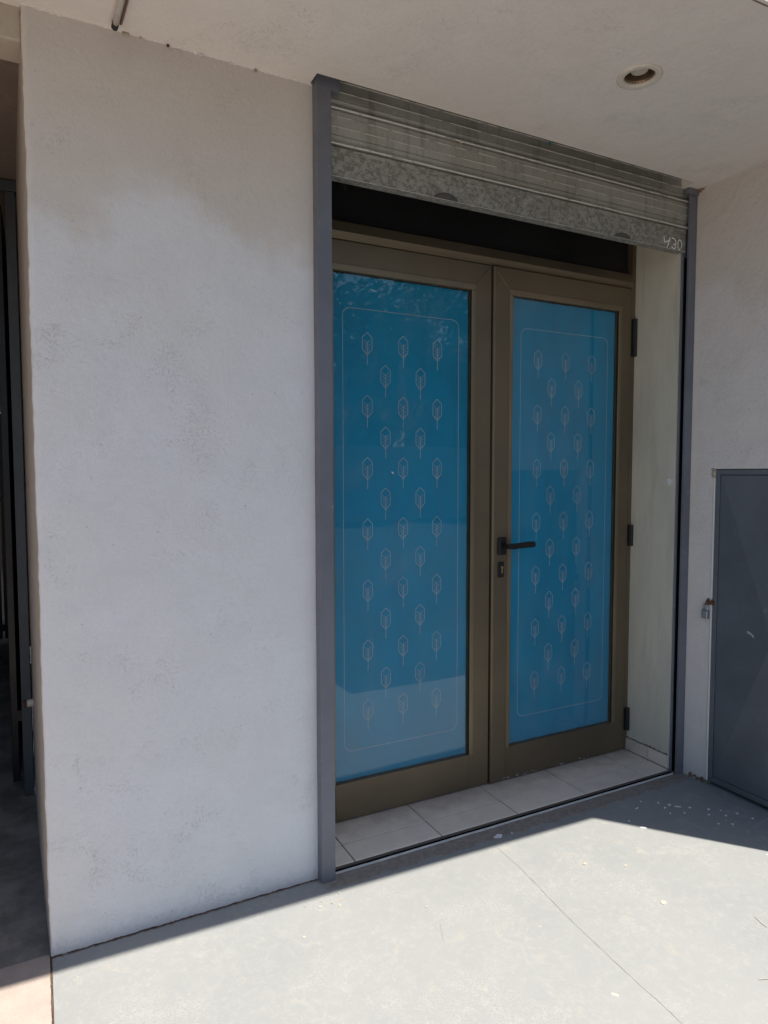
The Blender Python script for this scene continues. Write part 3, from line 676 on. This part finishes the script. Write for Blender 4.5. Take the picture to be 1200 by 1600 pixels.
# lever handle and key escutcheon on the right leaf
bm = bmesh.new(); yb = YD-.006
addbox(bm, 1.905, 1.951, yb-.013, yb-.0005, 1.115, 1.197, .008, 4); link('handle_plate', bm, M['black'], RL, smooth=False)
bm = bmesh.new(); tube(bm, [(1.930, yb-.012, 1.158), (1.930, yb-.045, 1.158)], .011, 16, [.013, .010])
pts = [(1.921, 1.148), (1.922, 1.170), (1.96, 1.170), (2.070, 1.176), (2.083, 1.173), (2.087, 1.163), (2.085, 1.152), (2.078, 1.148), (1.99, 1.146), (1.955, 1.143)]
b2 = bmesh.new(); poly_prism(b2, pts, 1, yb-.058, yb-.043); bmesh.ops.recalc_face_normals(b2, faces=b2.faces); bmesh.ops.bevel(b2, geom=b2.edges[:], offset=.002, segments=2, affect='EDGES'); me = bpy.data.meshes.new('t'); b2.to_mesh(me); bm.from_mesh(me)
link('lever_handle', bm, M['black'], RL)
bm = bmesh.new(); addbox(bm, 1.908, 1.941, yb-.006, yb-.0005, 1.009, 1.082, .002); link('key_escutcheon', bm, M['black'], RL)
bm = bmesh.new(); poly_prism(bm, [(1.928+.0065*math.cos(math.radians(a)), 1.056+.0065*math.sin(math.radians(a))) for a in range(-50, 231, 20)]+[(1.9243, 1.028), (1.9316, 1.028)], 1, yb-.0085, yb-.005); link('lock_cylinder', bm, M['brass'], RL)
# scuffed paint dots along the foot of the right leaf
for k in range(26):
    bm = bmesh.new()
    x = random.choice((1.95, 2.02, 2.07, 2.12, 2.30, 2.42, 2.46))+random.random()*.035; z = .029+.010*random.random(); s = .0012+.0018*random.random()
    addbox(bm, x-s, x+s, yb-.0006, yb-.0001, z-s*.7, z+s*.7); link('paint_spatter', bm, M['whiteflake_glint'], RL)

# shutter floor track in front of the tiles
tr_ = empty('floor_track', (1.865, 2.25, 0), 'thin bright metal shutter track along the front edge of the threshold tiles', 'track')
bm = bmesh.new()
for k in range(40):
    a = .945+(2.776-.945)*k/40; b = .945+(2.776-.945)*(k+1)/40; o = .0012*nz(k*.3, 4)
    addbox(bm, a, b, 2.2460+o, 2.2482+o, .0005, .0085+.0008*nz(k*.5, 1))
link('metal_edge', bm, M['alu'], tr_)
box('black_groove', .945, 2.776, 2.2505, 2.2618, .0002, .0075, M['matblack'], tr_)

# ------------------------------------------------------------------ steel cupboard door in the side wall
cb = empty('cupboard_door', (XR, 1.775, 0), 'slate grey steel cupboard door with a diamond-folded panel beside the corner', 'cupboard door')
XC = XR+.002
boxes('outer_frame', [(XC, XC+.03, D1-.024, D1-.001, .020, DZ), (XC, XC+.03, D0+.001, D0+.024, .020, DZ), (XC, XC+.03, D0+.024, D1-.024, .020, .046), (XC, XC+.03, D0+.024, D1-.024, DZ-.024, DZ)], M['cupboard'], cb, bev=.0015)
bm = bmesh.new(); y0, y1, z0, z1 = D0+.027, D1-.027, .049, DZ-.027; ym, zm = (y0+y1)/2, (z0+z1)/2; xf = XC+.004
C = [bm.verts.new((xf, y, z)) for y, z in ((y0, z0), (y1, z0), (y1, z1), (y0, z1))]; ap = bm.verts.new((xf-.045, ym, zm))
B = [bm.verts.new((xf+.02, y, z)) for y, z in ((y0, z0), (y1, z0), (y1, z1), (y0, z1))]
for i in range(4): bm.faces.new((C[i], C[(i+1) % 4], ap)); bm.faces.new((C[i], B[i], B[(i+1) % 4], C[(i+1) % 4]))
link('folded_panel', bm, M['cupboard'], cb)
box('dark_gap', XC+.012, XC+.02, D0+.002, D1-.002, .022, DZ-.002, M['matblack'], cb)
box('top_gap', XC-.001, XC+.03, D0, D1, DZ+.0005, DZ+.004, M['matblack'], cb)
box('sill_shade_sheet', XC+.05, XC+.06, D0, D1, 0, .05, M['matblack'], cb)  # black sheet stands in for the shadow under the door
bm = bmesh.new(); stroke_pts = [(1.905, .788), (1.892, .786), (1.880, .782), (1.868, .773)]
for off in (0, -.006):
    for a, b in zip(stroke_pts, stroke_pts[1:]):
        a = Vector(a); b = Vector(b); d = (b-a).normalized(); nn = Vector((-d.y, d.x))*.0013
        xx = lambda p: xf-.045*(1-max(abs(p.x-ym)/((y1-y0)/2), abs(p.y-zm)/((z1-z0)/2)))-.0008
        bm.faces.new([bm.verts.new((xx(p), p.x, p.y+off)) for p in (a+nn, b+nn, b-nn, a-nn)])
link('white_scratch', bm, M['whiteflake_glint'], cb)
# hasp (part of the door) and padlock hanging on it
bm = bmesh.new(); addbox(bm, XC-.010, XC+.001, 2.085, 2.118, .872, .890, .002)
ring = [(XC-.010-.012*math.sin(a), 2.116+.0*a, .880+.012*math.cos(a)) for a in [math.pi*k/8 for k in range(9)]]
tube(bm, ring, .003, 8); link('hasp', bm, M['rust'], cb)
bm = bmesh.new()
for k in range(30):
    a = 2*math.pi*random.random(); r = .018*random.random(); p = Vector((XR+.001, 2.112+r*math.cos(a), .884+r*math.sin(a)))
    bmesh.ops.create_icosphere(bm, subdivisions=1, radius=.003+.003*random.random(), matrix=MT(p))
link('rusty_crust', bm, plain('rust_and_broken_render', (.16, .10, .06), .95, 0, .4, 90, .8), cb)
pl = empty('padlock', (XR-.014, 2.122, .80), 'small steel padlock hanging from the rusty hasp of the cupboard door', 'padlock')
bm = bmesh.new(); addbox(bm, XR-.024, XR-.008, 2.105, 2.139, .803, .843, .004, 3); link('lock_body', bm, M['lock'], pl)
bm = bmesh.new(); sp_ = [(XR-.016, 2.110, .838), (XR-.016, 2.110, .860)]+[(XR-.016, 2.122-.012*math.cos(a), .860+.012*math.sin(a)) for a in [math.pi*k/8 for k in range(1, 9)]]+[(XR-.016, 2.134, .838)]
tube(bm, sp_, .0032, 10); link('shackle', bm, M['lock'], pl, smooth=True)

# ------------------------------------------------------------------ recessed ceiling lamp
lp = empty('ceiling_downlight', (1.853, 1.702, ZC), 'round recessed ceiling downlight with cream ring, switched off', 'ceiling light')
c0 = (1.853, 1.702, ZC)
bm = bmesh.new(); lathe(bm, [(.073, .001), (.0735, -.003), (.071, -.0055), (.066, -.0065), (.056, -.0055), (.0515, -.0045), (.0495, -.001), (.0490, .004)], c0, 64); link('trim_ring', bm, M['trim'], lp, smooth=True)
# shaft through the slab (its own dark can)
bm = bmesh.new(); r_ = lathe(bm, [(.0488, .003), (.046, .010), (.040, .05), (.030, .075), (.012, .085)], c0, 64, [0, .01, .03, .04, .03]); bm.faces.new(r_[-1]); link('ribbed_reflector', bm, M['reflector'], lp)
bm = bmesh.new(); r_ = lathe(bm, [(.001, .012), (.016, .012), (.027, .017), (.0300, .028), (.029, .048), (.02, .07)], c0, 48, [0, .0, .03, .05, .05, .0]); link('bulb', bm, M['bulb'], lp)

# conduit stub and cable on the ceiling by the wall top
cd = empty('conduit', (.25, 2.1, ZC-.012), 'short old white conduit stub with brown cable on the ceiling', 'conduit')
bm = bmesh.new(); tube(bm, [(.246, 2.212, ZC-.013), (.250, 2.1, ZC-.013), (.256, 1.9, ZC-.012), (.262, 1.30, ZC-.012)], .0085, 14); link('tube', bm, M['conduit'], cd, smooth=True)
bm = bmesh.new(); tube(bm, [(.2455, 2.222, ZC-.013), (.2462, 2.200, ZC-.013)], .0100, 14); link('dark_end_cap', bm, M['dark'], cd)
bm = bmesh.new(); tube(bm, [(.262, 2.212, ZC-.004), (.267, 2.1, ZC-.004), (.273, 1.9, ZC-.004), (.28, 1.30, ZC-.004)], .004, 8); link('brown_cable', bm, M['brownwire'], cd)

# hole through the ceiling for the lamp can: cut by rebuilding that part is done with a boolean-free dark collar
# ------------------------------------------------------------------ gates in the passage
g1 = empty('passage_gate_frame', (-.6, 3.5, 0), 'dark blue-grey steel gate frame standing open in the shaded passage', 'gate')
box('gate_post', -.0885, -.0475, 3.48, 3.53, 0, 2.745, M['gatepaint'], g1, bev=.003)
box('gate_post', -1.29, -1.245, 3.48, 3.53, 0, 2.745, M['gatepaint'], g1, bev=.003)
box('gate_head', -1.29, -.0405, 3.48, 3.53, 2.748, 2.795, M['gatepaint'], g1, bev=.003)
box('open_leaf', -.135, -.105, 3.535, 4.45, .05, 2.70, M['black'], g1, bev=.003)
for z in (.35,): box('hinge_lug', -.108, -.088, 3.50, 3.54, z, z+.05, M['black'], g1)
for z0, z1, w in ((.62, .70, .006), (.30, .45, .005), (.18, .27, .004)):
    bm = bmesh.new(); prev = None
    for k in range(20):
        z = z0+(z1-z0)*k/19; ww = w*(.3+abs(nz(z*60, 2))); c = [bm.verts.new((-.0435, 3.4790, z)), bm.verts.new((-.0435-ww, 3.4790, z))]
        if prev: bm.faces.new((prev[0], prev[1], c[1], c[0]))
        prev = c
    link('flaked_paint', bm, M['whiteflake_glint'], g1)
g2 = empty('slatted_gate', (-.7, 6.8, 0), 'black slatted gate at the dark far end of the passage', 'gate')
bm = bmesh.new()
gx = [(-1.29, -.93), (-.92, -.60), (-.59, -.30), (-.283, -.10)]
for a, b in gx: box('gate_panel', a, b, 6.80, 6.83, .03, 2.02, M['black'], g2)
box('gate_panel', -.265, -.10, 6.80, 6.83, 2.03, 2.79, M['black'], g2); box('gate_rail', -1.29, -.10, 6.79, 6.80, 1.25, 1.29, M['black'], g2); box('gate_rail', -1.29, -.10, 6.79, 6.80, .10, .16, M['black'], g2)
box('gate_panel', -1.29, -.45, 6.80, 6.83, 2.03, 2.79, M['black'], g2); box('gate_rail', -.45, -.265, 6.79, 6.83, 2.42, 2.79, M['black'], g2); box('gate_rail', -.45, -.265, 6.79, 6.80, 1.78, 1.85, M['black'], g2)

# ------------------------------------------------------------------ across the road (seen only mirrored in the panes)
yw = boxes('yard_wall', [(-40, 60, -15.3, -15.0, -.1, 2.30), (-40, 60, -15.34, -14.96, 2.30, 2.38)], M['yardwall']); tag(yw, 'long beige rendered yard wall across the road', 'wall')
def tree(x, y, h, r, seed, label):
    rnd = random.Random(seed); tr = empty('tree', (x, y, 0), label, 'tree', 'trees behind the yard wall across the road')
    bm = bmesh.new(); top = h*.42
    tube(bm, [(x, y, -.1), (x+.1, y, top*.5), (x+.05, y+.1, top), (x, y, h*.7)], .2, 10, [.26, .2, .16, .06])
    cl = []
    for k in range(24):
        a = rnd.random()*6.28; rr = r*rnd.random()**.5; cz = h*(.22+.70*rnd.random()); rr *= 1-.5*abs(cz/h-.65)*2
        c = Vector((x+rr*math.cos(a), y+rr*math.sin(a), cz)); cl.append((c, r*(.28+.18*rnd.random())))
        tube(bm, [(x, y, top*(.8+.2*rnd.random())), ((x+c.x)/2, (y+c.y)/2, (top+c.z)/2+.2), tuple(c)], .05, 6, [.09, .05, .02])
    link('trunk', bm, M['bark'], tr)
    bm = bmesh.new()
    for c, R in cl:
        for _ in range(520):
            d = Vector((rnd.gauss(0, 1), rnd.gauss(0, 1), rnd.gauss(0, .8))); d = d.normalized()*R*rnd.random()**.45
            p = c+d; n = Vector((rnd.gauss(0, 1), rnd.gauss(0, 1), rnd.gauss(0, 1)+.6)).normalized(); u = n.orthogonal().normalized()*(.10+.08*rnd.random()); v = n.cross(u)*.6
            bm.faces.new([bm.verts.new(q) for q in (p-u, p-v, p+u, p+v)])
    link('crown', bm, M['leaf'], tr)
tree(9.0, -17.5, 8.5, 3.0, 1, 'bushy tree behind the yard wall whose crown is mirrored top left in the blue pane')
tree(13.2, -18.5, 10.0, 3.4, 2, 'tallest broad tree behind the yard wall across the road')
tree(17.6, -17.8, 8.0, 3.0, 3, 'lowest bushy tree behind the yard wall across the road')
